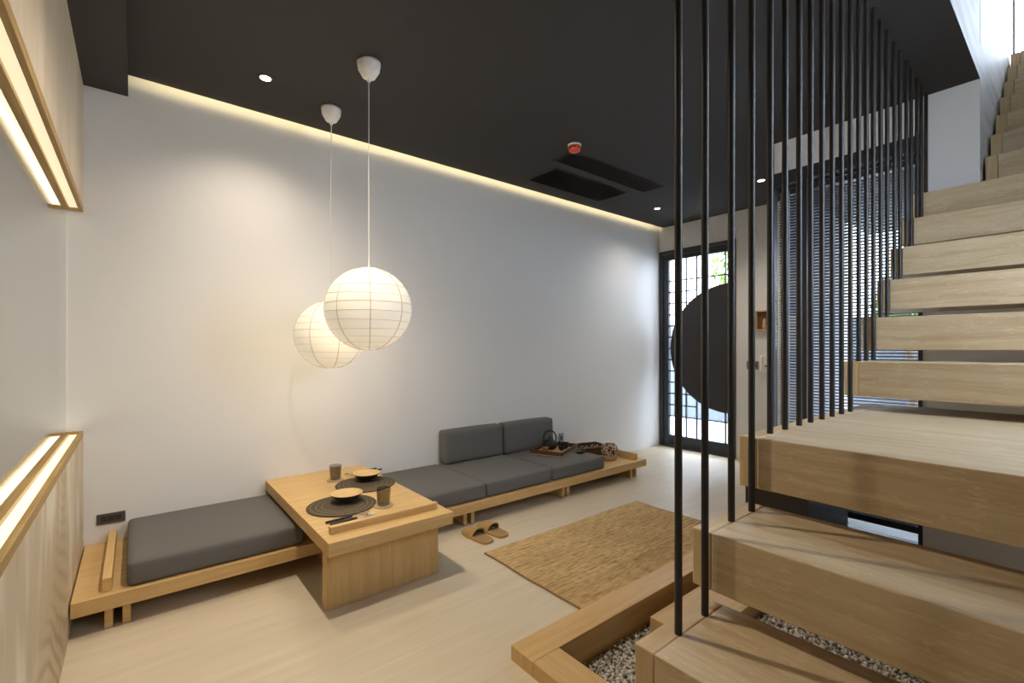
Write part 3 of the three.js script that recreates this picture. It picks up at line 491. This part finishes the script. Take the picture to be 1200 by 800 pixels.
{
  const grille = (name, label, x0, x1, z0, z1, n) => {
    const g = thing(name, label, 'air vent', [(x0 + x1) / 2, CEIL, (z0 + z1) / 2]); const w = (x1 - x0) / 2, d = (z1 - z0) / 2;
    mesh('recess', bx(-w, w, -0.0012, -0.0004, -d, d), M.blackPlastic, g);
    for (const [a, b, c, e] of [[-w - 0.012, w + 0.012, -d - 0.012, -d], [-w - 0.012, w + 0.012, d, d + 0.012], [-w - 0.012, -w, -d, d], [w, w + 0.012, -d, d]]) mesh('grille_frame', bx(a, b, -0.006, -0.0004, c, e), M.ceiling, g);
    for (let k = 0; k < n; k++) { const z = -d + (k + 0.5) * 2 * d / n; const s = bx(-w, w, -0.001, 0.001, -0.006, 0.006); s.rotateX(0.7); const q = mesh('louvre', s, M.blackSteel, g); q.position.set(0, -0.007, z); }
  };
  grille('return_air_grille', 'wide black louvred air grille nearer the long wall', 2.815, 3.785, 0.255, 0.60, 18);
  grille('supply_air_slot', 'narrow black air slot below the smoke detector', 2.69, 3.91, 0.72, 0.93, 8);
  const s = thing('smoke_detector', 'small red smoke detector with white base on the ceiling', 'detector', [2.60, CEIL, 1.02]);
  mesh('base', lathe([[0.0001, -0.014], [0.048, -0.014], [0.052, -0.008], [0.052, -0.0005], [0.0001, -0.0005]], 32), M.whitePlastic, s);
  mesh('head', lathe([[0.0001, -0.055], [0.030, -0.055], [0.042, -0.047], [0.046, -0.032], [0.046, -0.014], [0.0001, -0.014]], 32), M.red, s);
  for (let k = 0; k < 8; k++) { const a = k * Math.PI / 4; const v = mesh('vent_slot', bx(-0.011, 0.011, -0.034, -0.028, -0.002, 0.002), M.blackPlastic, s); v.position.set(Math.cos(a) * 0.046, 0, Math.sin(a) * 0.046); v.rotation.y = Math.PI / 2 - a; }
}
// ---------------------------------------------------------------- outside
struct('ground_outside', join(bx(XD + 0.2, 16, -0.3, -0.03, -8, 1.985), bx(XW + 0.2, 16, -0.3, -0.05, 1.985, 3.05), bx(6, 16, -0.3, -0.05, 3.05, 9), bx(-6, 6, -0.3, -0.05, 4.3, 14)), M.concrete);
struct('wall_garden', join(bx(8.0, 8.2, -0.05, 1.7, -6, 1.9), bx(7.0, 7.2, -0.05, 2.1, 1.9, 3.2)), M.outWall, 'grey blue garden wall outside');
struct('canopy_outside', bx(XW + 0.2, 6.2, 2.5, 2.6, 1.985, 3.05), M.frameDark);
function leafy(name, label, at, crown, rx, ry, n, trunkH, seed) {
  const g = thing(name, label, 'tree', at), R = mulberry(seed), parts = [];
  const leaf = new THREE.BufferGeometry(); leaf.setAttribute('position', new THREE.Float32BufferAttribute([-0.5, 0, 0, 0, 0.05, -0.22, 0, 0.02, 0.22, 0.5, -0.06, 0], 3)); leaf.setAttribute('uv', new THREE.Float32BufferAttribute([0, 0, 0, 1, 1, 0, 1, 1], 2)); leaf.setIndex([0, 2, 1, 1, 2, 3]); leaf.computeVertexNormals();
  for (let i = 0; i < n; i++) { let x, y, z; do { x = R() * 2 - 1; y = R() * 2 - 1; z = R() * 2 - 1; } while (x * x + y * y + z * z > 1); const l = leaf.clone(); l.scale(0.11, 0.11, 0.11); l.rotateX(R() * 6.3); l.rotateY(R() * 6.3); l.rotateZ(R() * 6.3); l.translate(x * rx, crown + y * ry, z * rx); parts.push(l); }
  const f = mesh('foliage', join(parts), M.leaf, g); f.userData.kind = 'stuff';
  mesh('trunk', tube([[0, 0, 0], [0.05, trunkH * 0.5, 0.03], [-0.02, trunkH, -0.02]], 0.04, 16, 8), M.bark, g);
}
leafy('garden_tree', 'leafy green tree outside the lattice door', [7.1, -0.03, 0.35], 2.55, 0.55, 0.75, 1400, 2.3, 41);
leafy('garden_shrub', 'yellow green shrub outside the tall window', [6.6, -0.05, 2.25], 1.75, 0.32, 0.35, 700, 1.6, 42);

renderer.render(scene, camera);
